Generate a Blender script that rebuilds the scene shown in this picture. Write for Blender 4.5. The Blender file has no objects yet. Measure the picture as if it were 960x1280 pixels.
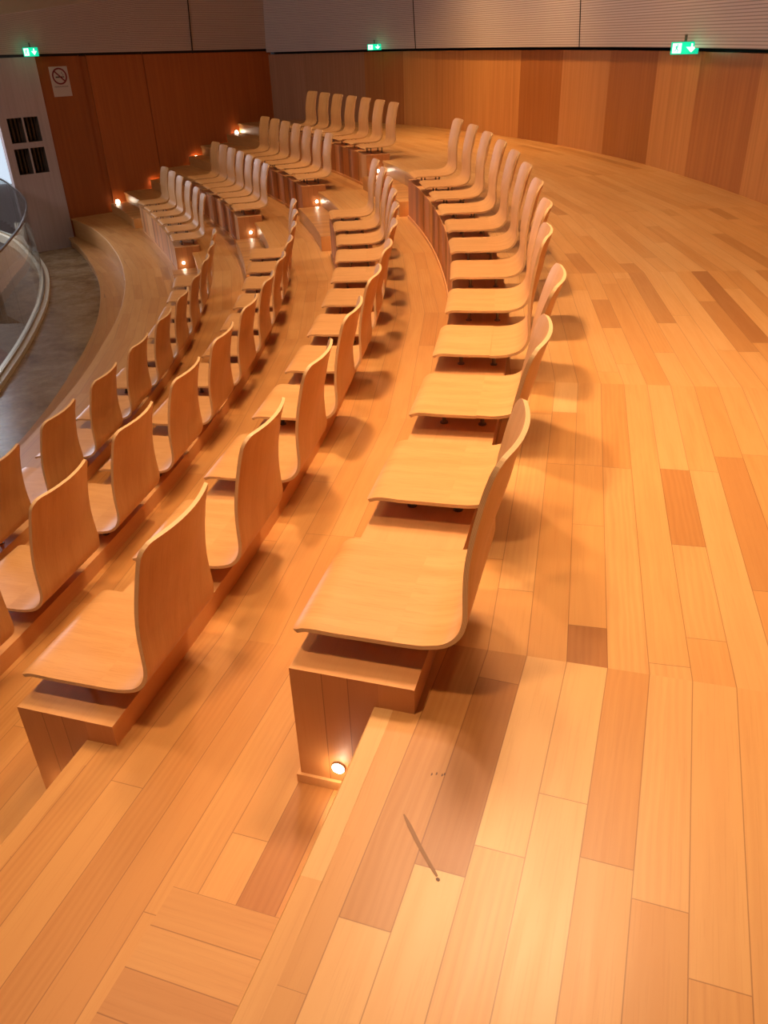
import bpy, bmesh, math, random
from mathutils import Vector, Matrix
from math import sin, cos, pi, sqrt, atan2, hypot, floor

# ------------------------------------------------------------------ camera, sky, lamps, exposure
SC = bpy.context.scene
COL = SC.collection
OX, OY, R0 = -15.6215, 6.279, 16.1341          # centre of the amphitheatre's arcs, radius of the top row's seat fronts
CAM_H, F, PITCH, ROLL = 1.3, 1009.96, 0.53223, -0.0383

cam_d = bpy.data.cameras.new('camera')
cam = bpy.data.objects.new('camera', cam_d); COL.objects.link(cam)
cam_d.sensor_fit = 'VERTICAL'; cam_d.sensor_height = 36.0; cam_d.lens = F / 1280 * 36.0
cam_d.clip_start = 0.05; cam_d.clip_end = 200
r0 = Vector((1, 0, 0)); u0 = Vector((0, sin(PITCH), cos(PITCH))); fw = Vector((0, cos(PITCH), -sin(PITCH)))
rt = cos(ROLL) * r0 + sin(ROLL) * u0; up = -sin(ROLL) * r0 + cos(ROLL) * u0
M = Matrix((rt, up, -fw)).transposed().to_4x4(); M.translation = (0, 0, CAM_H)
cam.matrix_world = M
SC.camera = cam

SC.view_settings.view_transform = 'Standard'; SC.view_settings.look = 'None'
SC.view_settings.gamma = 1; SC.view_settings.use_curve_mapping = False
SC.view_settings.exposure = -0.20

w = bpy.data.worlds.new('world'); SC.world = w; w.use_nodes = True
# dim surroundings: cool hall and foyer on the stage side (-x), warm panelling on the gallery side (+x)
nt = w.node_tree; bg = nt.nodes['Background']; tc = nt.nodes.new('ShaderNodeTexCoord'); sx = nt.nodes.new('ShaderNodeSeparateXYZ')
mr = nt.nodes.new('ShaderNodeMapRange'); mr.inputs[1].default_value = -.8; mr.inputs[2].default_value = .15
rp = nt.nodes.new('ShaderNodeValToRGB'); nt.links.new(tc.outputs['Generated'], sx.inputs[0]); nt.links.new(sx.outputs[0], mr.inputs[0]); nt.links.new(mr.outputs[0], rp.inputs[0])
rp.color_ramp.elements[0].color = (.50, .42, .41, 1); rp.color_ramp.elements[1].color = (.045, .016, .007, 1)
nt.links.new(rp.outputs[0], bg.inputs[0]); bg.inputs[1].default_value = .42

def P(a, r, z=0.0):
    return Vector((OX + (R0 + r) * cos(a), OY + (R0 + r) * sin(a), z))

def lamp(name, loc, aim, power, size, color, spread=pi, kind='AREA', spot=1.2, blend=.6):
    l = bpy.data.lights.new(name, kind); l.energy = power * (1.0 if 'daylight' in name else 1.15); l.color = color
    if kind == 'AREA':
        l.shape = 'DISK'; l.size = size; l.spread = spread
    else:
        l.shadow_soft_size = size / 2
        if kind == 'SPOT': l.spot_size = spot; l.spot_blend = blend
    o = bpy.data.objects.new(name, l); COL.objects.link(o); o.location = loc
    d = Vector(aim) - Vector(loc)
    o.rotation_euler = d.to_track_quat('-Z', 'Y').to_euler()
    return o
WARM = (1.0, .65, .38)
# the hall's ceiling downlights, a ring of them above the rows and one ring above the gallery floor, with two added fills
lamp('ceiling_downlight', (.62, 2.68, 3.0), (.50, 1.2, 0), 29, .5, WARM, 2.0)
for (a, r, z, pw, aa, ar) in [(-.345, -.35, 3.1, 14, -.315, .0),
                              (-.225, -.12, 3.2, 12, -.225, -.10),  # added fill to lift the second tier's floor
                              (-.215, 1.0, 3.0, 7, -.215, 1.0),  # added fill to brighten the gallery floor behind the top row
                              (-.150, -.50, 3.4, 38, -.14, .15),
                              (.015, -.60, 3.5, 31, .01, .0),
                              (.16, -.60, 3.6, 30, .16, -.05),
                              (.32, -.65, 3.7, 21, .33, -.1),
                              (.47, -.75, 3.7, 9, .48, -.3)]:
    lamp('ceiling_downlight', P(a, r, z), P(aa, ar, 0), pw, .26, WARM, 1.6)
for (a, r, z, pw) in [(-.27, -1.45, 3.0, 9), (-.10, -2.2, 3.4, 7), (.08, -2.3, 3.6, 7), (.30, -2.4, 3.6, 5), (.47, -2.4, 3.6, 4)]:
    lamp('stalls_downlight', P(a, r, z), P(a, r + .3, 0), pw, .35, WARM, 1.8)
for (a, pw) in [(-.22, 9), (-.14, 8), (.0, 7), (.14, 8), (.27, 20), (.37, 48), (.46, 28)]:
    lamp('wall_washer', P(a, 1.6, 2.7), P(a, 2.6, .5), pw, .4, (1.0, .60, .26), 2.0)
# daylight that comes in through the foyer windows at the far left; the hall lamp is an added fill
lamp('hall_daylight', (-9.0, 4.5, 4.2), (-1.0, 13.0, .2), 115, 3.0, (.86, .84, .92), 2.6)  # unseen cool fill added to reach chair fronts and slats from the open hall
lamp('foyer_daylight', (-9.0, 15.5, 2.2), (-1.5, 11.5, -.2), 280, 2.4, (.80, .84, 1.0), 2.2)

# ------------------------------------------------------------------ materials
def mat(name): 
    m = bpy.data.materials.new(name); m.use_nodes = True
    return m, m.node_tree, m.node_tree.nodes['Principled BSDF']

class N:
    def __init__(s, nt): s.nt = nt
    def n(s, t, **k):
        x = s.nt.nodes.new(t)
        for a, b in k.items(): setattr(x, a, b)
        return x
    def l(s, a, b): s.nt.links.new(a, b)
    def math(s, op, a, b=None, c=None):
        x = s.n('ShaderNodeMath', operation=op)
        for i, v in enumerate((a, b, c)):
            if v is None: continue
            if isinstance(v, (int, float)): x.inputs[i].default_value = v
            else: s.l(v, x.inputs[i])
        return x.outputs[0]
    def mix(s, fac, a, b, blend='MIX'):
        x = s.n('ShaderNodeMix', data_type='RGBA', blend_type=blend)
        for i, v in ((0, fac), (6, a), (7, b)):
            if isinstance(v, (int, float)): x.inputs[i].default_value = v
            elif isinstance(v, tuple): x.inputs[i].default_value = (*v, 1) if len(v) == 3 else v
            else: s.l(v, x.inputs[i])
        return x.outputs[2]
    def ramp(s, fac, stops):
        x = s.n('ShaderNodeValToRGB'); e = x.color_ramp.elements
        e[0].position, e[0].color = stops[0][0], (*stops[0][1], 1); e[1].position, e[1].color = stops[-1][0], (*stops[-1][1], 1)
        for p, c in stops[1:-1]:
            q = e.new(p); q.color = (*c, 1)
        s.l(fac, x.inputs[0]); return x.outputs[0]

def board_material(name, dark, mid, light, rough=.35, coat=.0, line=.0011, grain=1.0):
    """Boards: the mesh carries tone (colour attribute), grain coordinates and edge distances."""
    m, nt, b = mat(name); k = N(nt)
    at = k.n('ShaderNodeAttribute', attribute_name='tone')
    sp = k.n('ShaderNodeSeparateColor'); k.l(at.outputs['Color'], sp.inputs[0])
    base = k.ramp(sp.outputs[0], [(0, dark), (.5, mid), (1, light)])
    uv = k.n('ShaderNodeUVMap', uv_map='grain')
    mp = k.n('ShaderNodeMapping'); mp.inputs['Scale'].default_value = (1.2, 14, 1); k.l(uv.outputs[0], mp.inputs[0])
    n1 = k.n('ShaderNodeTexNoise'); n1.inputs['Scale'].default_value = 1.6; n1.inputs['Detail'].default_value = 5
    n1.inputs['Distortion'].default_value = .6
    k.l(mp.outputs[0], n1.inputs[0])
    mp2 = k.n('ShaderNodeMapping'); mp2.inputs['Scale'].default_value = (5, 210, 1); k.l(uv.outputs[0], mp2.inputs[0])
    n2 = k.n('ShaderNodeTexNoise'); n2.inputs['Scale'].default_value = 1.0; n2.inputs['Detail'].default_value = 2
    k.l(mp2.outputs[0], n2.inputs[0])
    # cathedral figure on some of the boards
    mp3 = k.n('ShaderNodeMapping'); mp3.inputs['Scale'].default_value = (1.1, 7, 1); k.l(uv.outputs[0], mp3.inputs[0])
    wv = k.n('ShaderNodeTexWave', wave_type='RINGS'); wv.inputs['Scale'].default_value = 2.6; wv.inputs['Distortion'].default_value = 5
    wv.inputs['Detail'].default_value = 2; wv.inputs['Detail Scale'].default_value = 1.2
    k.l(mp3.outputs[0], wv.inputs[0])
    c = k.mix(k.math('MULTIPLY', k.math('SUBTRACT', n1.outputs[0], .42), 1.1 * grain), base, k.mix(1.0, base, (.82, .68, .52), 'MULTIPLY'))
    c = k.mix(k.math('MULTIPLY', k.math('MULTIPLY', wv.outputs[0], sp.outputs[1]), .28 * grain), c, k.mix(1.0, c, (.74, .58, .44), 'MULTIPLY'))
    c = k.mix(k.math('MULTIPLY', k.math('GREATER_THAN', n2.outputs[0], .60), .10 * grain), c, k.mix(1.0, c, (.6, .45, .32), 'MULTIPLY'))
    ea = k.n('ShaderNodeUVMap', uv_map='edge_a'); eb = k.n('ShaderNodeUVMap', uv_map='edge_b')
    sa = k.n('ShaderNodeSeparateXYZ'); sb = k.n('ShaderNodeSeparateXYZ'); k.l(ea.outputs[0], sa.inputs[0]); k.l(eb.outputs[0], sb.inputs[0])
    dm = k.math('MINIMUM', k.math('MINIMUM', sa.outputs[0], sa.outputs[1]), k.math('MINIMUM', sb.outputs[0], sb.outputs[1]))
    ln = k.math('LESS_THAN', dm, line)
    c = k.mix(k.math('MULTIPLY', ln, .55), c, k.mix(1.0, c, (.30, .18, .10), 'MULTIPLY'))
    k.l(c, b.inputs['Base Color'])
    k.l(k.math('ADD', rough, k.math('MULTIPLY', n1.outputs[0], .12)), b.inputs['Roughness'])
    b.inputs['Specular IOR Level'].default_value = .5
    if coat: b.inputs['Coat Weight'].default_value = coat; b.inputs['Coat Roughness'].default_value = .16
    bp = k.n('ShaderNodeBump'); bp.inputs['Strength'].default_value = .25; bp.inputs['Distance'].default_value = .001
    k.l(k.math('SUBTRACT', 1.0, ln), bp.inputs['Height']); k.l(bp.outputs[0], b.inputs['Normal'])
    return m

def ply_material(name, mid, dark, rough=.42, edge=False):
    m, nt, b = mat(name); k = N(nt)
    uv = k.n('ShaderNodeUVMap', uv_map='grain')
    oi = k.n('ShaderNodeObjectInfo')
    off = k.n('ShaderNodeVectorMath', operation='ADD'); k.l(uv.outputs[0], off.inputs[0])
    cv = k.n('ShaderNodeCombineXYZ'); k.l(k.math('MULTIPLY', oi.outputs['Random'], 37.0), cv.inputs[0]); k.l(k.math('MULTIPLY', oi.outputs['Random'], 91.0), cv.inputs[1])
    k.l(cv.outputs[0], off.inputs[1])
    mp = k.n('ShaderNodeMapping'); mp.inputs['Scale'].default_value = (1.3, 13, 1); k.l(off.outputs[0], mp.inputs[0])
    n1 = k.n('ShaderNodeTexNoise'); n1.inputs['Scale'].default_value = 1.5; n1.inputs['Detail'].default_value = 5; n1.inputs['Distortion'].default_value = .5
    k.l(mp.outputs[0], n1.inputs[0])
    mp2 = k.n('ShaderNodeMapping'); mp2.inputs['Scale'].default_value = (12, 240, 1); k.l(off.outputs[0], mp2.inputs[0])
    n2 = k.n('ShaderNodeTexNoise'); n2.inputs['Detail'].default_value = 2; n2.inputs['Scale'].default_value = 1; k.l(mp2.outputs[0], n2.inputs[0])
    c = k.mix(k.math('MULTIPLY', k.math('SUBTRACT', n1.outputs[0], .30), 1.3), mid, dark)
    c = k.mix(k.math('MULTIPLY', k.math('GREATER_THAN', n2.outputs[0], .58), .18), c, k.mix(1.0, c, (.62, .46, .32), 'MULTIPLY'))
    c = k.mix(k.math('MULTIPLY', oi.outputs['Random'], .35), c, k.mix(1.0, c, (.9, .82, .74), 'MULTIPLY'))
    if edge:
        sx = k.n('ShaderNodeSeparateXYZ'); k.l(uv.outputs[0], sx.inputs[0])
        st = k.math('GREATER_THAN', k.math('SINE', k.math('MULTIPLY', sx.outputs[1], 2 * pi * 420)), .2)
        c = k.mix(k.math('MULTIPLY', st, .5), mid, dark)
    k.l(c, b.inputs['Base Color'])
    b.inputs['Roughness'].default_value = rough
    return m

def plain(name, col, rough=.5, metal=0.0, emit=None, strength=0, noise=0.0, scale=8):
    m, nt, b = mat(name); k = N(nt)
    b.inputs['Base Color'].default_value = (*col, 1); b.inputs['Roughness'].default_value = rough; b.inputs['Metallic'].default_value = metal
    if noise:
        tc = k.n('ShaderNodeTexCoord'); n1 = k.n('ShaderNodeTexNoise'); n1.inputs['Scale'].default_value = scale; n1.inputs['Detail'].default_value = 6
        k.l(tc.outputs['Object'], n1.inputs[0])
        k.l(k.mix(k.math('MULTIPLY', n1.outputs[0], noise), col, tuple(x * .55 for x in col)), b.inputs['Base Color'])
    if emit: b.inputs['Emission Color'].default_value = (*emit, 1); b.inputs['Emission Strength'].default_value = strength
    return m

M_FLOOR = board_material('beech_floor_boards', (0.313, 0.113, 0.024), (0.609, 0.300, 0.087), (0.696, 0.405, 0.157), rough=.31, coat=.0)
M_TIER = board_material('beech_tier_boards', (0.383, 0.144, 0.035), (0.574, 0.265, 0.073), (0.661, 0.357, 0.117), rough=.36, coat=.0)
M_PLINTH = board_material('plinth_veneer', (.38, .125, .038), (.58, .235, .072), (.76, .42, .155), rough=.42, grain=.7, line=.0012)
M_PLY = ply_material('beech_plywood', (0.679, 0.352, 0.126), (0.522, 0.231, 0.056))
M_PLYEDGE = ply_material('beech_plywood_edge', (.80, .52, .25), (.40, .19, .07), rough=.5, edge=True)
M_STEEL = plain('dark_steel', (.22, .18, .15), .35, 1.0)
M_LAMP = plain('step_lamp_glass', (1, .9, .75), .3, 0, (1.0, .86, .66), 40)
M_RIM = plain('lamp_rim', (.55, .36, .20), .4, 0.0)

def wall_wood(name, cols, rough=.38):
    """Vertical-grain veneer, object coordinates; one tone per material slot."""
    out = []
    for i, (a, bcol) in enumerate(cols):
        m, nt, b = mat('%s_%d' % (name, i)); k = N(nt)
        uv = k.n('ShaderNodeUVMap', uv_map='grain')
        mp = k.n('ShaderNodeMapping'); mp.inputs['Scale'].default_value = (22, .6, 1); k.l(uv.outputs[0], mp.inputs[0])
        mp.inputs['Location'].default_value = (i * 7.3, i * 3.1, 0)
        n1 = k.n('ShaderNodeTexNoise'); n1.inputs['Scale'].default_value = 1; n1.inputs['Detail'].default_value = 4; k.l(mp.outputs[0], n1.inputs[0])
        mp2 = k.n('ShaderNodeMapping'); mp2.inputs['Scale'].default_value = (170, 3, 1); k.l(uv.outputs[0], mp2.inputs[0])
        n2 = k.n('ShaderNodeTexNoise'); n2.inputs['Scale'].default_value = 1; n2.inputs['Detail'].default_value = 2; k.l(mp2.outputs[0], n2.inputs[0])
        f = k.math('ADD', k.math('MULTIPLY', k.math('SUBTRACT', n1.outputs[0], .32), 2.1), k.math('MULTIPLY', k.math('SUBTRACT', n2.outputs[0], .5), .6))
        k.l(k.mix(f, a, bcol), b.inputs['Base Color']); b.inputs['Roughness'].default_value = rough
        out.append(m)
    return out

# ------------------------------------------------------------------ mesh helpers
def new_obj(name, bm, mats, parent=None, loc=None, smooth=False):
    me = bpy.data.meshes.new(name); bm.to_mesh(me); bm.free()
    for m in (mats if isinstance(mats, (list, tuple)) else [mats]): me.materials.append(m)
    if smooth:
        for p in me.polygons: p.use_smooth = True
    o = bpy.data.objects.new(name, me); COL.objects.link(o)
    if parent: o.parent = parent
    if loc is not None: o.location = loc
    return o

def structure(o): o['kind'] = 'structure'; return o
def tag(o, label, cat, group=None):
    o['label'] = label; o['category'] = cat
    if group: o['group'] = group
    return o
def empty(name, loc, rz=0.0):
    o = bpy.data.objects.new(name, None); COL.objects.link(o); o.location = loc; o.rotation_euler = (0, 0, rz); o.empty_display_size = .1
    return o

class Board:
    """Collects faces with grain / edge coordinates and a tone per board."""
    def __init__(s):
        s.bm = bmesh.new()
        s.g = s.bm.loops.layers.uv.new('grain'); s.a = s.bm.loops.layers.uv.new('edge_a'); s.b = s.bm.loops.layers.uv.new('edge_b')
        s.t = s.bm.loops.layers.float_color.new('tone')
    def face(s, pts, uvs, box, tone, fig=0.0, off=(0, 0), mi=0):
        """pts 3-D, uvs (u along grain, v across) in metres, box=(u0,u1,v0,v1) of the board they belong to"""
        vs = [s.bm.verts.new(p) for p in pts]
        try: f = s.bm.faces.new(vs)
        except ValueError: return
        f.material_index = mi
        for lp, (u, v) in zip(f.loops, uvs):
            lp[s.g].uv = (u + off[0], v + off[1])
            lp[s.a].uv = (u - box[0], v - box[2]); lp[s.b].uv = (box[1] - u, box[3] - v)
            lp[s.t] = (tone, fig, 0, 1)
    def done(s, name, mats, parent=None, weld=True):
        if weld: bmesh.ops.remove_doubles(s.bm, verts=s.bm.verts, dist=1e-5)
        return new_obj(name, s.bm, mats, parent)

def clip(poly, nx, ny, c):
    """keep nx*x+ny*y >= c"""
    out = []
    for i in range(len(poly)):
        p, q = poly[i], poly[(i + 1) % len(poly)]
        dp, dq = nx * p[0] + ny * p[1] - c, nx * q[0] + ny * q[1] - c
        if dp >= 0: out.append(p)
        if (dp >= 0) != (dq >= 0):
            t = dp / (dp - dq); out.append((p[0] + t * (q[0] - p[0]), p[1] + t * (q[1] - p[1])))
    return out

def drift(a):      # the arcs open out a little towards the far wall
    t = max(0.0, (a - .40) / .26); return .35 * t ** 1.5
def interp(tab):
    def f(a):
        if a <= tab[0][0]: return tab[0][1]
        for (a0, v0), (a1, v1) in zip(tab, tab[1:]):
            if a <= a1: return v0 + (v1 - v0) * (a - a0) / (a1 - a0)
        return tab[-1][1]
    return f

def tone_rand(rg):
    x = rg.random()
    if x < .05: return rg.uniform(.26, .36)
    if x < .20: return rg.uniform(.40, .48)
    return rg.uniform(.50, .80)

def ring_floor(name, a0, a1, rin, rout, z, bw, sec, seed, material, avg=.95, nose=True, riser=None, overrides=(), phase=0.0, cuts=(), thick=.03, sub=6):
    """Boarded ring sector.  Boards run straight inside each wedge of `sec`; a nosing strip follows the inner arc; a riser drops below it."""
    rg = random.Random(seed); B = Board()
    k0 = int(floor((a0 - sec[0]) / sec[1]))
    a = sec[0] + k0 * sec[1]
    nw = .045 if nose else 0.0
    while a < a1 - 1e-6:
        am = a + sec[1] / 2; er = (cos(am), sin(am)); et = (-sin(am), cos(am))
        subs = []
        for i in range(sub):
            b0 = a + sec[1] * i / sub; b1 = b0 + sec[1] / sub
            b0, b1 = max(b0, a0), min(b1, a1)
            if b1 - b0 < 1e-6: continue
            q = [P(b0, rin(b0) + nw), P(b0, rout(b0)), P(b1, rout(b1)), P(b1, rin(b1) + nw)]
            subs.append([((p.x - OX) * et[0] + (p.y - OY) * et[1], (p.x - OX) * er[0] + (p.y - OY) * er[1] - R0) for p in q])
        if subs:
            vmin = min(p[1] for s in subs for p in s); vmax = max(p[1] for s in subs for p in s)
            umin = min(p[0] for s in subs for p in s); umax = max(p[0] for s in subs for p in s)
            j = int(floor((vmin - phase) / bw))
            while phase + j * bw < vmax:
                v0 = phase + j * bw; v1 = v0 + bw; j += 1
                u = umin - rg.random() * avg * .8
                while u < umax:
                    L = avg * rg.choice((.45, .8, 1.0, 1.2, 1.7)) * rg.uniform(.9, 1.1)
                    if umax - u - L < .22: L = umax - u + .5
                    for (ox, oy) in cuts:
                        lu = (ox - OX) * et[0] + (oy - OY) * et[1]; lv = (ox - OX) * er[0] + (oy - OY) * er[1] - R0
                        if v0 <= lv < v1 and u + .02 < lu < u + L and a <= atan2(oy - OY, ox - OX) < a + sec[1]: L = lu - u
                    tone = tone_rand(rg); fig = rg.random() ** 3; off = (rg.random() * 50, rg.random() * 50)
                    for (ox, oy, tv, fg) in overrides:
                        lu = (ox - OX) * et[0] + (oy - OY) * et[1]; lv = (ox - OX) * er[0] + (oy - OY) * er[1] - R0
                        aa = atan2(oy - OY, ox - OX)
                        if u <= lu < u + L and v0 <= lv < v1 and a <= aa < a + sec[1]: tone = tv; fig = fg
                    for s in subs:
                        pol = [(u, v0), (u + L, v0), (u + L, v1), (u, v1)]
                        # clip against the four sides of the sub-wedge (counter-clockwise test)
                        area = sum(s[i][0] * s[(i + 1) % 4][1] - s[(i + 1) % 4][0] * s[i][1] for i in range(4))
                        sg = 1 if area > 0 else -1
                        for i in range(4):
                            x0, y0 = s[i]; x1, y1 = s[(i + 1) % 4]
                            nx, ny = -(y1 - y0) * sg, (x1 - x0) * sg
                            pol = clip(pol, nx, ny, nx * x0 + ny * y0)
                            if len(pol) < 3: break
                        if len(pol) < 3: continue
                        pts = [(OX + pu * et[0] + (pv + R0) * er[0], OY + pu * et[1] + (pv + R0) * er[1], z) for pu, pv in pol]
                        box = (max(u, umin), min(u + L, umax), v0, v1)
                        B.face(pts[::-1] if area < 0 or True and False else pts, pol, box, tone, fig, off)
                    u += L
        a += sec[1]
    # nosing strip and riser
    n = max(6, int((a1 - a0) / .012)); 
    seg = 0; tone = .6; off = (0, 0); sL = 0; su = 0.0
    for i in range(n):
        b0 = a0 + (a1 - a0) * i / n; b1 = a0 + (a1 - a0) * (i + 1) / n
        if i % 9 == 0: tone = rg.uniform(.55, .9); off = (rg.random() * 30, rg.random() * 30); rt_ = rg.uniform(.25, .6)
        ua, ub = R0 * (b0 - a0), R0 * (b1 - a0)
        q = lambda b, r, zz: P(b, rin(b) + r, zz)
        if nose:
            B.face([q(b0, nw, z), q(b1, nw, z), q(b1, 0.003, z), q(b0, 0.003, z)], [(ua, nw), (ub, nw), (ub, 0), (ua, 0)], (-9, 99, -9, nw + .001), tone, 0, off)
            B.face([q(b0, .003, z), q(b1, .003, z), q(b1, 0, z - .003), q(b0, 0, z - .003)], [(ua, .05), (ub, .05), (ub, .053), (ua, .053)], (-9, 99, -9, 9), tone, 0, off)
            B.face([q(b0, 0, z - .003), q(b1, 0, z - .003), q(b1, 0, z - thick), q(b0, 0, z - thick)], [(ua, .06), (ub, .06), (ub, .09), (ua, .09)], (-9, 99, -9, 9), tone, 0, off)
            B.face([q(b0, 0, z - thick), q(b1, 0, z - thick), q(b1, .015, z - thick), q(b0, .015, z - thick)], [(ua, 0), (ub, 0), (ub, .02), (ua, .02)], (-9, 99, -9, 9), tone, 0, off)
        if riser is not None:
            B.face([q(b0, .015 if nose else 0, z - (thick if nose else 0)), q(b1, .015 if nose else 0, z - (thick if nose else 0)), q(b1, .015 if nose else 0, riser), q(b0, .015 if nose else 0, riser)],
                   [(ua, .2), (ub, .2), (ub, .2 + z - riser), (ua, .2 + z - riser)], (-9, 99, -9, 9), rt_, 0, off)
    o = B.done(name, material)
    me = o.data
    # make all tops face up
    bm = bmesh.new(); bm.from_mesh(me); bm.normal_update()
    for f in bm.faces:
        if abs(f.normal.z) > .9 and f.normal.z < 0 and abs(f.calc_center_median().z - z) < 1e-4: f.normal_flip()
    bm.to_mesh(me); bm.free()
    return structure(o)

# ------------------------------------------------------------------ levels of the house
DZ = .2969
ROWR = [0.0, -.8116, -1.6091, -2.3948]
NOSE = .21
A_CAM, A_WALL = -.66, .658
rw = interp([(-.7, 2.72), (.18, 2.74), (.27, 2.67), (.325, 2.61), (.386, 2.52), (.444, 2.42), (.504, 2.27), (.56, 2.02), (.61, 1.74), (.645, 1.45), (.66, 1.33)])
edge = [lambda a, k=k: ROWR[k] + NOSE + drift(a) for k in range(4)]
kerb1 = interp([(-.7, -3.13), (.106, -3.11), (.165, -3.08), (.266, -3.04), (.346, -3.01), (.446, -2.96), (.575, -2.86), (.67, -2.84)])
kerb2 = interp([(-.7, -3.50), (.0, -3.50), (.12, -3.50), (.19, -3.46), (.31, -3.38), (.41, -3.30), (.51, -3.20), (.64, -2.98), (.67, -2.93)])
SEC = (-.2912, .108)
OV_TOP = [(.104, 1.081, .12, .6), (0.0, 1.10, .26, .9), (.0, 1.0, .26, .9), (.01, .80, .9, .1), (-.06, .74, .85, 0), (.516, 1.52, .12, .9), (.92, 2.043, .28, 1.0), (1.091, 2.174, .30, .2), (.84, 2.597, .42, .8),
          (.307, 1.071, .92, 0), (.022, .726, .88, 0), (.437, .71, .45, 0), (.816, 3.129, .98, 0), (1.821, 3.99, .16, .2), (.38, 1.3, .9, 0), (.22, .95, .95, 0)]
CUT_TOP = [(-.027, .817), (.065, .93), (.532, 1.592), (.902, 1.943), (.737, 2.467), (.309, 1.081), (1.004, 3.341), (.459, .838)]
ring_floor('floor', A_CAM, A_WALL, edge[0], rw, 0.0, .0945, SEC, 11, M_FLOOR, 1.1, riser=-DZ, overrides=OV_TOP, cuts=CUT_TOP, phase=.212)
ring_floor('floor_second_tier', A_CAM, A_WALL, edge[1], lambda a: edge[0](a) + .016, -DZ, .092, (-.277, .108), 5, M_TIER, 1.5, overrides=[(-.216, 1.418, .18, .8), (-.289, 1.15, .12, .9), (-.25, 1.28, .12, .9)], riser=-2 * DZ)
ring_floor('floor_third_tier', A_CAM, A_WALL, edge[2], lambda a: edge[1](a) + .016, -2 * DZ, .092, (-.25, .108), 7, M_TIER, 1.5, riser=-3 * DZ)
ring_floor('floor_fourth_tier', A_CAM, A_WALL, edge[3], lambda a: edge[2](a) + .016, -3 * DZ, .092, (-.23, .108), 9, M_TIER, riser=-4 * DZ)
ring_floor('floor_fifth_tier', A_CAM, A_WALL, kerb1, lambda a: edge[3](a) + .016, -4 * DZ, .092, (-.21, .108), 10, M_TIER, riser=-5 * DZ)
ring_floor('floor_lowest_tier', A_CAM, A_WALL, kerb2, lambda a: kerb1(a) + .016, -5 * DZ, .092, (-.21, .108), 13, M_TIER, riser=-5.5 * DZ)

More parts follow.
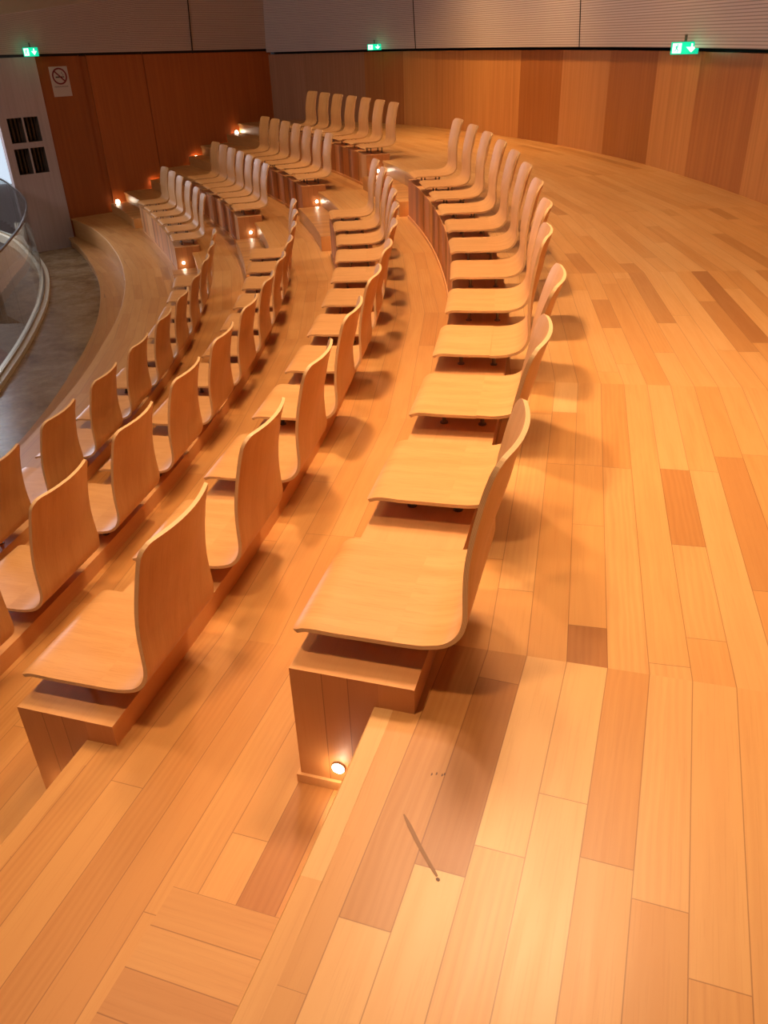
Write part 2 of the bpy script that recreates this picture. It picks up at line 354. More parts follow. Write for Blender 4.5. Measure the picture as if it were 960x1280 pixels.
# ------------------------------------------------------------------ plywood chair
PROF = [(0.000, -.0150), (.007, -.0095), (.018, -.0035), (.036, .0012), (.065, .0018), (.10, .000), (.14, .000), (.19, .000), (.24, .0000), (.285, .0006), (.31, .0028),
        (.33, .007), (.35, .013), (.367, .023), (.381, .038), (.390, .056), (.3945, .078), (.3950, .105), (.3935, .14), (.3925, .18), (.3935, .22),
        (.397, .26), (.402, .30), (.409, .34), (.417, .38), (.426, .41), (.432, .43), (.437, .446), (.440, .455)]
THICK = .011
def make_shell(i0, i1):
    """ply shell between profile samples i0..i1 (inclusive); x = across, y = rearward, z = up"""
    # cumulative length
    S = [0.0]
    for (y0, z0), (y1, z1) in zip(PROF, PROF[1:]): S.append(S[-1] + hypot(y1 - y0, z1 - z0))
    total = S[-1]
    # refine the profile: dense near both ends for the rounded corners
    samp = []
    for i in range(i0, i1):
        n = 3 if (i < 3 or i >= len(PROF) - 4) else 2
        for j in range(n): samp.append((i, j / n))
    samp.append((i1 - 1, 1.0))
    def at(i, t):
        def cr(p0, p1, p2, p3):
            return .5 * ((2 * p1) + (-p0 + p2) * t + (2 * p0 - 5 * p1 + 4 * p2 - p3) * t * t + (-p0 + 3 * p1 - 3 * p2 + p3) * t ** 3)
        g = lambda k: PROF[min(max(k, 0), len(PROF) - 1)]
        return cr(g(i - 1)[0], g(i)[0], g(i + 1)[0], g(i + 2)[0]), cr(g(i - 1)[1], g(i)[1], g(i + 1)[1], g(i + 2)[1]), S[i] + t * (S[i + 1] - S[i])
    def half(s):
        hw = .195 if s < .36 else .195 - .022 * min(1, (s - .36) / .38)
        rf, rb = .022, .042
        if s < rf: hw -= rf - sqrt(max(0, rf * rf - (rf - s) ** 2))
        e = total - s
        if e < rb: hw -= rb - sqrt(max(0, rb * rb - (rb - e) ** 2))
        return hw
    NX = 18
    bm = bmesh.new(); uv = bm.loops.layers.uv.new('grain')
    front, back = [], []
    for (i, t) in samp:
        y, z, s = at(i, t)
        y2, z2, _ = at(i, min(1, t + .01)) if t < 1 else at(i, 1.0)
        y1, z1, _ = at(i, max(0, t - .01))
        d = Vector((y2 - y1, z2 - z1)); d.normalize(); nrm = Vector((-d.y, d.x))   # towards the sitter
        hw = half(s); k = min(1, max(0, (s - .42) / .30)); k = k * k * (3 - 2 * k)
        fr, bk = [], []
        for j in range(NX + 1):
            x = -hw + 2 * hw * j / NX; q = x / .195
            bul = .040 * k * (1 - q * q)
            fr.append((bm.verts.new((x, y + bul, z)), x, s)); bk.append((bm.verts.new((x, y + bul - nrm.x * THICK, z - nrm.y * THICK)), x, s))
        front.append(fr); back.append(bk)
    def quad(vs, uvs, mi, sm=True):
        f = bm.faces.new(vs); f.material_index = mi; f.smooth = sm
        for lp, c in zip(f.loops, uvs): lp[uv].uv = c
    for r in range(len(samp) - 1):
        for j in range(NX):
            a, b, c, d = front[r][j], front[r][j + 1], front[r + 1][j + 1], front[r + 1][j]
            quad([a[0], b[0], c[0], d[0]], [(v[2], v[1]) for v in (a, b, c, d)], 0)
            a, b, c, d = back[r][j], back[r + 1][j], back[r + 1][j + 1], back[r][j + 1]
            quad([a[0], b[0], c[0], d[0]], [(v[2], v[1] + 3) for v in (a, b, c, d)], 0)
    loop = [(front[r][0], back[r][0]) for r in range(len(samp))]
    for (fa, ba), (fb, bb) in zip(loop, loop[1:]): quad([fa[0], fb[0], bb[0], ba[0]], [(fa[2], 0), (fb[2], 0), (bb[2], THICK), (ba[2], THICK)], 1, False)
    loop = [(front[r][NX], back[r][NX]) for r in range(len(samp))]
    for (fa, ba), (fb, bb) in zip(loop, loop[1:]): quad([fb[0], fa[0], ba[0], bb[0]], [(fb[2], 0), (fa[2], 0), (ba[2], THICK), (bb[2], THICK)], 1, False)
    for r, flip in ([(0, 0)] if i0 == 0 else []) + ([(len(samp) - 1, 1)] if i1 == len(PROF) - 1 else []):
        for j in range(NX):
            a, b = front[r][j], front[r][j + 1]; c, d = back[r][j + 1], back[r][j]
            vs = [a, d, c, b] if not flip else [a, b, c, d]
            us = [(v[1], 0 if v in (a, b) else THICK) for v in vs]
            quad([v[0] for v in vs], us, 1, False)
    bmesh.ops.recalc_face_normals(bm, faces=bm.faces)
    for e in bm.edges:
        if len({f.material_index for f in e.link_faces}) > 1: e.smooth = False
    return bm

def cyl(bm, x, y, z0, z1, r, n=12):
    g = bmesh.ops.create_cone(bm, cap_ends=True, segments=n, radius1=r, radius2=r, depth=z1 - z0)
    for v in g['verts']: v.co += Vector((x, y, (z0 + z1) / 2))
def box(bm, x0, x1, y0, y1, z0, z1, bev=0.0):
    g = bmesh.ops.create_cube(bm, size=1)
    for v in g['verts']: v.co = Vector((x0 + (x1 - x0) * (v.co.x + .5), y0 + (y1 - y0) * (v.co.y + .5), z0 + (z1 - z0) * (v.co.z + .5)))
    if bev:
        es = list({e for v in g['verts'] for e in v.link_edges})
        bmesh.ops.bevel(bm, geom=es, offset=bev, segments=2, affect='EDGES')

SPLIT = 8
SEAT_OVER_CAP = .081
def make_chair():
    root = empty('plywood_chair', (0, 0, 0))
    new_obj('seat', make_shell(0, SPLIT), [M_PLY, M_PLYEDGE], root)
    new_obj('backrest', make_shell(SPLIT, len(PROF) - 1), [M_PLY, M_PLYEDGE], root)
    for sx in (-1, 1):
        bm = bmesh.new()
        zt = -THICK + .0005; zb = -SEAT_OVER_CAP
        for yy in (.115, .255):
            cyl(bm, sx * .085, yy, zb, zt, .0075)
            cyl(bm, sx * .085, yy, zb, zb + .004, .015); cyl(bm, sx * .085, yy, zt - .004, zt, .018)
        box(bm, sx * .085 - .009, sx * .085 + .009, .115, .255, zt - .006, zt - .002, .001)
        new_obj('mounting_bracket', bm, M_STEEL, root, smooth=False)
    return root
proto = make_chair()
first = [True]
def place_chair(a, row, label, group, lean=0.0):
    if first[0]: c = proto; first[0] = False
    else:
        c = proto.copy(); COL.objects.link(c)
        for ch in proto.children:
            k = ch.copy(); COL.objects.link(k); k.parent = c
    if lean:
        for k in c.children:
            if k.name.startswith('backrest'):
                Rm = Matrix.Rotation(lean, 4, 'X'); pv = Vector((0, .30, .002)); k.matrix_local = Matrix.Translation(pv) @ Rm @ Matrix.Translation(-pv)
    c.location = P(a, ROWR[row] + drift(a), .1512 - row * DZ)
    c.rotation_euler = (0, 0, a - pi / 2)
    tag(c, label, 'chair', group)
    return c

ORD = ['first', 'second', 'third', 'fourth', 'fifth', 'sixth', 'seventh', 'eighth', 'ninth', 'tenth', 'eleventh', 'twelfth']
RN = ['top', 'second', 'third', 'lowest']
NEAR = [(.1257, .03793, 12), (.1181, .03729, 12), (.1108, .03651, 12), (.1358, .03847, 10)]
FAR = [(.2820, .0328, 7), (.2850, .0322, 7), (.2895, .0325, 7), (.2960, .0405, 6)]
LEAN = {8: .05, 9: -.05}
for row in range(4):
    a0, s, n = NEAR[row]
    tot = 12 if row < 3 else 10
    for i in range(n):
        k = tot - 1 - i
        if k == 0: where = 'at the near aisle end of the %s row' % RN[row] if row < 3 else 'at the left photo edge, nearest visible of the lowest row'
        elif i == 0: where = 'at the far end of the near block, %s row' % RN[row]
        elif row == 3: where = '%s back from the left photo edge, lowest row' % ORD[k]
        else: where = '%s from the near end of the near block, %s row' % (ORD[k], RN[row])
        place_chair(a0 - i * s, row, 'beech plywood shell chair ' + where, 'chairs in the %s row of the near block' % RN[row], LEAN.get(i, 0) if row == 0 else 0)
    a0, s, n = FAR[row]
    for i in range(n):
        if i == 0: where = 'at the near end of the far block, %s row' % RN[row]
        elif i == n - 1: where = 'at the far wall end of the far block, %s row' % RN[row]
        else: where = '%s from the near end of the far block, %s row' % (ORD[i], RN[row])
        place_chair(a0 + i * s, row, 'small distant plywood chair ' + where, 'chairs in the %s row of the far block' % RN[row])

# ------------------------------------------------------------------ bench plinths
CAP_T, CAP_B = .0702, 0.0       # cap over the upper tier, relative to that tier's level
def wedge(B, a0, a1, ra, rb, z0, z1, n, rg, faces='tfbeulh', panel=None, tones=(.5, .8)):
    """curved box from angle a0..a1, radius ra..rb, z0..z1 with boards; ra, rb relative to R0"""
    da = (a1 - a0) / n
    off = (rg.random() * 20, rg.random() * 20); tt = rg.uniform(*tones)
    A = (-9, 99, -9, 9)
    for i in range(n):
        b0, b1 = a0 + i * da, a0 + (i + 1) * da
        u0, u1 = R0 * (b0 - a0), R0 * (b1 - a0)
        d0, d1 = drift(b0), drift(b1)
        if 't' in faces: B.face([P(b0, ra + d0, z1), P(b0, rb + d0, z1), P(b1, rb + d1, z1), P(b1, ra + d1, z1)], [(u0, 0), (u0, rb - ra), (u1, rb - ra), (u1, 0)], A, tt, 0, off)
        if 'u' in faces: B.face([P(b0, ra + d0, z0), P(b1, ra + d1, z0), P(b1, rb + d1, z0), P(b0, rb + d0, z0)], [(u0, 0), (u1, 0), (u1, rb - ra), (u0, rb - ra)], A, tt, 0, off)
        if 'f' in faces:
            bx = A; tf = tt
            if panel:
                pi_ = int(floor(u0 / panel + 1e-6)); tf = random.Random(pi_ * 7 + int(a0 * 1000)).uniform(.2, .8); bx = (-9, 99, pi_ * panel, (pi_ + 1) * panel)
                B.face([P(b0, ra + d0, z0), P(b0, ra + d0, z1), P(b1, ra + d1, z1), P(b1, ra + d1, z0)], [(z0, u0), (z1, u0), (z1, u1), (z0, u1)], bx, tf, 0, (off[0] + pi_, off[1]))
            else: B.face([P(b0, ra + d0, z0), P(b0, ra + d0, z1), P(b1, ra + d1, z1), P(b1, ra + d1, z0)], [(u0, z0), (u0, z1), (u1, z1), (u1, z0)], A, tt, 0, off)
        if 'b' in faces: B.face([P(b0, rb + d0, z1), P(b0, rb + d0, z0), P(b1, rb + d1, z0), P(b1, rb + d1, z1)], [(u0, z1), (u0, z0), (u1, z0), (u1, z1)], A, tt, 0, off)
    for ang, d in ((a0, 'l'), (a1, 'h')):
        if d in faces:
            dd = drift(ang); pts = [P(ang, ra + dd, z0), P(ang, rb + dd, z0), P(ang, rb + dd, z1), P(ang, ra + dd, z1)]
            uvs = [(z0, ra), (z0, rb), (z1, rb), (z1, ra)]
            if d == 'h': pts.reverse(); uvs.reverse()
            B.face(pts, uvs, A, tt, .0, off)

def end_face_L(B, a, row, z_up, rg, flip):
    """the L-shaped end of a plinth: lower front part down to the lower tier, cap resting on the upper tier, in three veneer boards"""
    rr = ROWR[row] + drift(a); zt = z_up + CAP_T; zb = z_up - DZ; r_f, r_n, r_b = rr + .010, rr + NOSE + .012, rr + .305
    cuts = [r_f, rr + .088, rr + .150, r_n]
    for i in range(3):
        ra, rb = cuts[i], cuts[i + 1]
        t = (.55, .50, .34)[i]
        pts = [P(a, ra, zb), P(a, rb, zb), P(a, rb, zt), P(a, ra, zt)]; uvs = [(zb, ra), (zb, rb), (zt, rb), (zt, ra)]
        if flip: pts.reverse(); uvs.reverse()
        B.face(pts, uvs, (-9, 99, ra if i else -9, rb if i < 2 else 9), t, 0, (i * 3.3, i * 2.1))
    pts = [P(a, r_n, z_up), P(a, r_b, z_up), P(a, r_b, zt), P(a, r_n, zt)]; uvs = [(z_up, r_n), (z_up, r_b), (zt, r_b), (zt, r_n)]
    if flip: pts.reverse(); uvs.reverse()
    B.face(pts, uvs, (-9, 99, -9, 9), .5, 0, (4, 4))

def step_light(parent, a, row, z_up, side, power, dr=.112, dz=-.222):
    """round recessed lamp near the foot of the plinth's end face; side -1 faces the camera's aisle"""
    rr = ROWR[row] + drift(a) + dr; zc = z_up + dz
    bm = bmesh.new()
    bmesh.ops.create_cone(bm, cap_ends=True, segments=24, radius1=.0168, radius2=.0168, depth=.006)
    rim = new_obj('step_light', bm, M_RIM, parent)
    nrm = Vector((-sin(a), cos(a), 0)) * side
    rim.location = P(a, rr, zc) + nrm * .0022; rim.rotation_euler = nrm.to_track_quat('Z', 'Y').to_euler()
    bm = bmesh.new()
    bmesh.ops.create_uvsphere(bm, u_segments=20, v_segments=10, radius=.0155)
    for v in bm.verts: v.co.z = v.co.z * .3 + .003
    ln = new_obj('lamp_lens', bm, M_LAMP, rim, smooth=True)
    l = bpy.data.lights.new('step_lamp_light', 'POINT'); l.energy = power; l.color = (1.0, .80, .56); l.shadow_soft_size = .012
    o = bpy.data.objects.new('step_lamp_light', l); COL.objects.link(o); o.location = P(a, rr, zc) + nrm * .035
    o.parent = parent

def plinth(a0, a1, row, label, lights):
    z_up = -row * DZ; rr = ROWR[row]
    root = empty('bench_plinth', P((a0 + a1) / 2, rr + .12, z_up - DZ))
    rg = random.Random(row * 31 + int(a0 * 100))
    n = max(8, int((a1 - a0) / .0125))
    inv = Matrix.Translation(-root.location)
    B = Board()
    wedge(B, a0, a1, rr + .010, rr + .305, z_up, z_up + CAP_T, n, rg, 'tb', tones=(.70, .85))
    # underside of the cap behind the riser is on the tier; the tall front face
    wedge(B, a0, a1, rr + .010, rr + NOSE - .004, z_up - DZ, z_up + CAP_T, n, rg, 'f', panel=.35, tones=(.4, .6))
    end_face_L(B, a0, row, z_up, rg, False); end_face_L(B, a1, row, z_up, rg, True)
    bmesh.ops.transform(B.bm, matrix=inv, verts=B.bm.verts)
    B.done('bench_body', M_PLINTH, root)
    B = Board()
    e = .05 / 100
    db = .008 / R0
    wedge(B, a0 - db, a1 + db, rr + .001, rr + .0105, z_up - DZ, z_up - DZ + .028, n, rg, 'tflh', tones=(.65, .8))
    for (x0, x1) in ((a0 - db, a0 + .0001), (a1 - .0001, a1 + db)):
        wedge(B, x0, x1, rr + .0105, rr + NOSE - .002, z_up - DZ, z_up - DZ + .028, 1, rg, 'tfblh', tones=(.65, .8))
    bmesh.ops.transform(B.bm, matrix=inv, verts=B.bm.verts)
    B.done('baseboard', M_PLINTH, root)
    tag(root, label, 'bench', 'curved bench plinths under the chairs')
    bpy.context.view_layer.update()
    for side, pw, dr, dz_ in lights:
        a = a0 if side < 0 else a1
        step_light(root, a, row, z_up, side, pw, dr, dz_)
    for c in root.children:
        if c.type == 'LIGHT' or c.name.startswith('step_light'): c.location = c.location - root.location
    return root
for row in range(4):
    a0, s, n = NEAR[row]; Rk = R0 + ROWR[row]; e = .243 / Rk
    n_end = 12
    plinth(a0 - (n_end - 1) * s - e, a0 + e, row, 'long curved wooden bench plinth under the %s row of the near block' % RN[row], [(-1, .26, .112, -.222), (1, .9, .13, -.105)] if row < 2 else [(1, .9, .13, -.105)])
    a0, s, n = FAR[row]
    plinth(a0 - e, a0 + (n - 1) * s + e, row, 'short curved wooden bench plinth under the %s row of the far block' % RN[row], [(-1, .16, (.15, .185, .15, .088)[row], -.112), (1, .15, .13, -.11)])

# ------------------------------------------------------------------ half-height steps in the aisles
def step_block(a0, a1, row, depth, label, seed):
    z1 = -row * DZ - DZ / 2 - .003; z0 = -(row + 1) * DZ
    rb = ROWR[row] + NOSE + .013; ra = rb - depth
    root_loc = P((a0 + a1) / 2, (ra + rb) / 2, z0); rg = random.Random(seed); B = Board()
    nb = max(3, int(round((a1 - a0) * R0 / .085))); dz_ = 0
    # transverse treads
    bw = (a1 - a0) / nb
    for i in range(nb):
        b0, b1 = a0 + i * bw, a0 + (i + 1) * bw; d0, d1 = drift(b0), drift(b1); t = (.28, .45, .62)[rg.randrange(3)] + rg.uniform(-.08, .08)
        lw = bw * R0; off = (rg.random() * 9, rg.random() * 9)
        B.face([P(b0, ra + d0, z1), P(b0, rb + d0, z1), P(b1, rb + d1, z1), P(b1, ra + d1, z1)], [(0, 0), (depth, 0), (depth, lw), (0, lw)], (-9, 99, 0, lw), t, rg.random() * .4, off)
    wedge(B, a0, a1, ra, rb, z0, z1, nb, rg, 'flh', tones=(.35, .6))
    bmesh.ops.transform(B.bm, matrix=Matrix.Translation(-root_loc), verts=B.bm.verts)
    o = B.done('step_block', M_TIER); o.location = root_loc
    return tag(o, label, 'step', 'half height wooden steps in the aisles')
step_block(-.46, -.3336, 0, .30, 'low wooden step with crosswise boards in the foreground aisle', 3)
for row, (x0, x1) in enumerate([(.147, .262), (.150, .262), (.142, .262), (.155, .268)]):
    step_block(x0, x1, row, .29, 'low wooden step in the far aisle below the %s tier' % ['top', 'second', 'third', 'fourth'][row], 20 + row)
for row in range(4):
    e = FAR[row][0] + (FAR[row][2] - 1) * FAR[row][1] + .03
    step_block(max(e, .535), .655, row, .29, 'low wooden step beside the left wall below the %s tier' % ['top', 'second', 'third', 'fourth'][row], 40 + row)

# ------------------------------------------------------------------ back wall of veneer panels
def uvface(bm, uv, pts, uvs, mi=0):
    f = bm.faces.new([bm.verts.new(p) for p in pts]); f.material_index = mi
    for lp, c in zip(f.loops, uvs): lp[uv].uv = c
WT = 1.075
orange = ((.62, .27, .075), (.48, .185, .045)); dark = ((.42, .15, .035), (.33, .105, .022)); pale = ((.56, .245, .078), (.45, .18, .052)); mid = ((.50, .185, .045), (.38, .125, .028)); grey = ((.47, .215, .095), (.36, .155, .065)); amber = ((.66, .30, .085), (.52, .21, .05))
WM = wall_wood('wall_veneer', [orange, dark, pale, mid, grey, amber])
bm = bmesh.new(); uv = bm.loops.layers.uv.new('grain')
bounds = [(-.66, 0), (-.55, 3), (-.44, 2), (-.33, 1), (-.22, 0), (-.11, 3), (-.055, 5), (.0, 0), (.062, 3), (.1215, 0), (.168, 1), (.222, 2), (.280, 1), (.334, 0), (.372, 5), (.411, 0), (.452, 5), (.495, 3), (.545, 4), (.60, 4), (.66, 4)]
for (b0, mi), (b1, _) in zip(bounds, bounds[1:]):
    n = max(2, int((b1 - b0) / .018))
    for i in range(n):
        c0, c1 = b0 + (b1 - b0) * i / n, b0 + (b1 - b0) * (i + 1) / n
        u_, v_ = R0 * c0 * 1.16, R0 * c1 * 1.16
        uvface(bm, uv, [P(c0, rw(c0), 0), P(c1, rw(c1), 0), P(c1, rw(c1), WT), P(c0, rw(c0), WT)], [(u_, 0), (v_, 0), (v_, WT), (u_, WT)], mi)
        uvface(bm, uv, [P(c0, rw(c0), WT), P(c1, rw(c1), WT), P(c1, rw(c1) + .1, WT), P(c0, rw(c0) + .1, WT)], [(u_, 0), (v_, 0), (v_, .1), (u_, .1)], mi)
structure(new_obj('wall_back', bm, WM))

# slatted panels above the wall, leaning into the room, with a shadow gap under them
def slat_material():
    m, nt, b = mat('slatted_acoustic_panel'); k = N(nt)
    uv = k.n('ShaderNodeUVMap', uv_map='grain'); s = k.n('ShaderNodeSeparateXYZ'); k.l(uv.outputs[0], s.inputs[0])
    fr = k.math('FRACT', k.math('MULTIPLY', s.outputs[1], 1 / .027))
    groove = k.math('LESS_THAN', fr, .30)
    n1 = k.n('ShaderNodeTexNoise'); n1.inputs['Scale'].default_value = 1.5; n1.inputs['Detail'].default_value = 5
    mp = k.n('ShaderNodeMapping'); mp.inputs['Scale'].default_value = (.8, 30, 1); k.l(uv.outputs[0], mp.inputs[0]); k.l(mp.outputs[0], n1.inputs[0])
    c = k.mix(n1.outputs[0], (.66, .54, .47), (.52, .42, .36))
    c = k.mix(k.math('MULTIPLY', groove, .85), c, (.27, .20, .165))
    k.l(c, b.inputs['Base Color']); b.inputs['Roughness'].default_value = .5
    bp = k.n('ShaderNodeBump'); bp.inputs['Distance'].default_value = .008; bp.inputs['Strength'].default_value = .6
    k.l(k.math('SUBTRACT', 1.0, groove), bp.inputs['Height']); k.l(bp.outputs[0], b.inputs['Normal'])
    return m
M_SLAT = slat_material(); M_DARK = plain('shadow_gap_black', (.02, .014, .01), .8); M_COVE = plain('pale_ceiling_plaster', (.50, .44, .38), .7, noise=.2)
SEAMS = [-.52, -.27, -.01, .2515, .47]
def zs(a): return .80 * 0 + 1.0
bm = bmesh.new(); uv = bm.loops.layers.uv.new('grain')
ZL, ZH = WT + .035, 1.98
allseams = [-.66] + SEAMS + [.655]
for s0, s1 in zip(allseams, allseams[1:]):
    n = max(4, int((s1 - s0) / .02)); g = .0006
    x0, x1 = s0 + g, s1 - g
    for i in range(n):
        c0, c1 = x0 + (x1 - x0) * i / n, x0 + (x1 - x0) * (i + 1) / n; u_, v_ = R0 * c0, R0 * c1
        q = lambda c, d, z: P(c, rw(c) + d, z)
        uvface(bm, uv, [q(c0, -.10, ZL), q(c1, -.10, ZL), q(c1, -.15, ZH), q(c0, -.15, ZH)], [(u_, 0), (v_, 0), (v_, .93), (u_, .93)], 0)
        uvface(bm, uv, [q(c1, -.10, ZL), q(c0, -.10, ZL), q(c0, -.06, ZL), q(c1, -.06, ZL)], [(0, 0)] * 4, 1)
        uvface(bm, uv, [q(c0, -.06, ZL), q(c0, -.06, ZH), q(c1, -.06, ZH), q(c1, -.06, ZL)], [(0, 0)] * 4, 1)
o = structure(new_obj('ceiling', bm, [M_SLAT, M_DARK]))
bm = bmesh.new(); uv = bm.loops.layers.uv.new('grain')
for i in range(70):
    c0, c1 = -.66 + 1.32 * i / 70, -.66 + 1.32 * (i + 1) / 70
    q = lambda c, d, z: P(c, rw(c) + d, z)
    uvface(bm, uv, [q(c0, .10, WT - .03), q(c1, .10, WT - .03), q(c1, .10, 2.2), q(c0, .10, 2.2)], [(0, 0)] * 4, 0)
    uvface(bm, uv, [q(c0, -.16, ZH), q(c1, -.16, ZH), q(c1, -.9, 2.5), q(c0, -.9, 2.5)], [(0, 0)] * 4, 1)
structure(new_obj('ceiling_cove', bm, [M_DARK, M_COVE]))

# ------------------------------------------------------------------ left radial wall, its slatted band, the grey column wall with four openings
WL = wall_wood('left_wall_veneer', [((.50, .130, .022), (.41, .098, .015)), ((.40, .100, .016), (.32, .075, .012))], rough=.45)
GREY = wall_wood('grey_lilac_veneer', [((.56, .46, .43), (.46, .37, .34))], rough=.33)
AW = A_WALL
ew = Vector((cos(AW), sin(AW), 0)); nw_ = Vector((sin(AW), -cos(AW), 0))       # nw_ points back towards the camera
def W(r, z, out=0.0): return Vector((OX, OY, z)) + ew * (R0 + r) + nw_ * out
def wall_top(r): return 1.13 + (1.33 - r) * .0165
bm = bmesh.new(); uv = bm.loops.layers.uv.new('grain')
ZB = -2.0
segs = [(1.40, -1.085, 0, 0.0), (-1.085, -1.10, 1, -.012), (-1.10, -2.05, 0, 0.0), (-2.05, -2.17, 1, -.02), (-2.17, -2.86, 1, .0)]
for (ra, rb, mi, out) in segs:
    uvface(bm, uv, [W(rb, ZB, out), W(ra, ZB, out), W(ra, wall_top(ra), out), W(rb, wall_top(rb), out)], [(rb, ZB), (ra, ZB), (ra, 1.2), (rb, 1.2)], mi)
    if out:
        for r in (ra, rb): uvface(bm, uv, [W(r, ZB, out), W(r, ZB, 0), W(r, 1.2, 0), W(r, 1.2, out)], [(0, 0)] * 4, mi)
structure(new_obj('wall_left', bm, WL))

# grey wall with four recessed openings
bm = bmesh.new(); uv = bm.loops.layers.uv.new('grain')
r_in, r_out = -2.86, -3.62
hz = [(-.43, -.055), (.03, .385)]          # openings, z
hr = [(-3.50, -3.275), (-3.245, -3.025)]
rc = sorted({r_out, r_in, *[x for p in hr for x in p]}); zc = sorted({-3.5, wall_top(-3.0), *[x for p in hz for x in p]})
for x0, x1 in zip(rc, rc[1:]):
    for z0, z1 in zip(zc, zc[1:]):
        hole = any(abs(x0 - h[0]) < 1e-6 for h in hr) and any(abs(z0 - h[0]) < 1e-6 for h in hz)
        if not hole: uvface(bm, uv, [W(x0, z0, .015), W(x1, z0, .015), W(x1, z1, .015), W(x0, z1, .015)], [(x0, z0), (x1, z0), (x1, z1), (x0, z1)], 0)
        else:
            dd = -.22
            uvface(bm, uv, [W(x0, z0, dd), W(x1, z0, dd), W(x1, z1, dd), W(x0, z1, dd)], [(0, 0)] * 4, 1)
            for (pa, pb) in (((x0, z0), (x0, z1)), ((x1, z0), (x1, z1)), ((x0, z0), (x1, z0)), ((x0, z1), (x1, z1))):
                uvface(bm, uv, [W(*pa, .015), W(*pb, .015), W(*pb, dd), W(*pa, dd)], [(0, 0), (.2, 0), (.2, .2), (0, .2)], 2)
for z0, z1 in zip(zc, zc[1:]):
    uvface(bm, uv, [W(r_out, z0, .015), W(r_out, z1, .015), W(r_out, z1, -.12), W(r_out, z0, -.12)], [(0, z0), (0, z1), (.5, z1), (.5, z0)], 0)
    uvface(bm, uv, [W(r_in, z0, .015), W(r_in, z1, .015), W(r_in, z1, 0), W(r_in, z0, 0)], [(0, z0), (0, z1), (.02, z1), (.02, z0)], 0)
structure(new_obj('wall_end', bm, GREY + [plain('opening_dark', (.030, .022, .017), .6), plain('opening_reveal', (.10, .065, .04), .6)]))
# vertical slats standing in the openings
slat_bm = bmesh.new()
for (z0, z1) in hz:
    for (x0, x1) in hr:
        for t in (.33, .62, .86):
            rr_ = x0 + (x1 - x0) * t; p = W(rr_, z0, -.12); q = W(rr_ + .03, z1, -.10)
            g = bmesh.ops.create_cube(slat_bm, size=1)
            for v in g['verts']:
                v.co = W(rr_ + .03 * (v.co.x + .5), z0 + (z1 - z0) * (v.co.z + .5), -.12 + .03 * v.co.y)
structure(new_obj('trim_1', slat_bm, plain('opening_slat_wood', (.11, .07, .045), .5)))

# slatted band above the left wall + pale ceiling beyond it
bm = bmesh.new(); uv = bm.loops.layers.uv.new('grain')
n = 24
lseam = -.20
for i in range(n):
    ra, rb = 1.40 - 6.6 * i / n, 1.40 - 6.6 * (i + 1) / n
    f0 = lambda r: wall_top(r) + .035
    ft = lambda r: min(2.0, 1.99 + (r + 1.2) * .11)
    uvface(bm, uv, [W(rb, f0(rb), .06), W(ra, f0(ra), .06), W(ra, ft(ra), .14), W(rb, ft(rb), .14)], [(rb, 0), (ra, 0), (ra, .84), (rb, .84)], 0)
    uvface(bm, uv, [W(rb, f0(rb), .06), W(ra, f0(ra), .06), W(ra, f0(ra), -.05), W(rb, f0(rb), -.05)], [(0, 0)] * 4, 1)
    uvface(bm, uv, [W(rb, ft(rb) - .01, .15), W(ra, ft(ra) - .01, .15), W(ra, ft(ra) + .5, .55), W(rb, ft(rb) + .5, .55)], [(0, 0)] * 4, 2)
    uvface(bm, uv, [W(rb, wall_top(rb) - .01, -.02), W(ra, wall_top(ra) - .01, -.02), W(ra, wall_top(ra) + .08, -.02), W(rb, wall_top(rb) + .08, -.02)], [(0, 0)] * 4, 1)
structure(new_obj('ceiling_left', bm, [M_SLAT, M_DARK, M_COVE]))
bm = bmesh.new(); g = bmesh.ops.create_cube(bm, size=1)
for v in g['verts']: v.co = W(lseam + .012 * v.co.x, 1.57 + .84 * v.co.z, .102 + .02 * v.co.y + .08 * v.co.z)
structure(new_obj('trim_2', bm, M_DARK))

# ------------------------------------------------------------------ marble walk, glass balustrade, the hall beyond
def marble():
    m, nt, b = mat('brown_marble'); k = N(nt)
    tc = k.n('ShaderNodeTexCoord')
    n1 = k.n('ShaderNodeTexNoise'); n1.inputs['Scale'].default_value = 3.4; n1.inputs['Detail'].default_value = 12; n1.inputs['Roughness'].default_value = .7; n1.inputs['Distortion'].default_value = .35; k.l(tc.outputs['Object'], n1.inputs[0])
    n2 = k.n('ShaderNodeTexNoise'); n2.inputs['Scale'].default_value = 26; n2.inputs['Detail'].default_value = 6; k.l(tc.outputs['Object'], n2.inputs[0])
    c = k.ramp(n1.outputs[0], [(.34, (.28, .155, .065)), (.5, (.50, .32, .15)), (.66, (.70, .50, .27))])
    c = k.mix(k.math('MULTIPLY', n2.outputs[0], .7), c, (.17, .12, .075))
    k.l(c, b.inputs['Base Color']); b.inputs['Roughness'].default_value = .27
    return m
M_MARBLE = marble()
ZM = -5.5 * DZ
GP = [(-3.55, 4.2), (-3.62, 5.5), (-3.74, 6.8), (-3.88, 7.8), (-4.06, 9.0), (-4.28, 10.1), (-4.48, 10.9), (-4.78, 11.85), (-5.12, 12.7), (-5.66, 13.75), (-6.4, 15.0), (-7.4, 16.2)]
def smooth_curve(pts, n=8):
    out = []
    for i in range(len(pts) - 1):
        p0, p1, p2, p3 = pts[max(i - 1, 0)], pts[i], pts[i + 1], pts[min(i + 2, len(pts) - 1)]
        for j in range(n):
            t = j / n
            out.append(tuple(.5 * ((2 * p1[k]) + (-p0[k] + p2[k]) * t + (2 * p0[k] - 5 * p1[k] + 4 * p2[k] - p3[k]) * t * t + (-p0[k] + 3 * p1[k] - 3 * p2[k] + p3[k]) * t ** 3) for k in (0, 1)))
    out.append(pts[-1]); return out
GC = smooth_curve(GP)
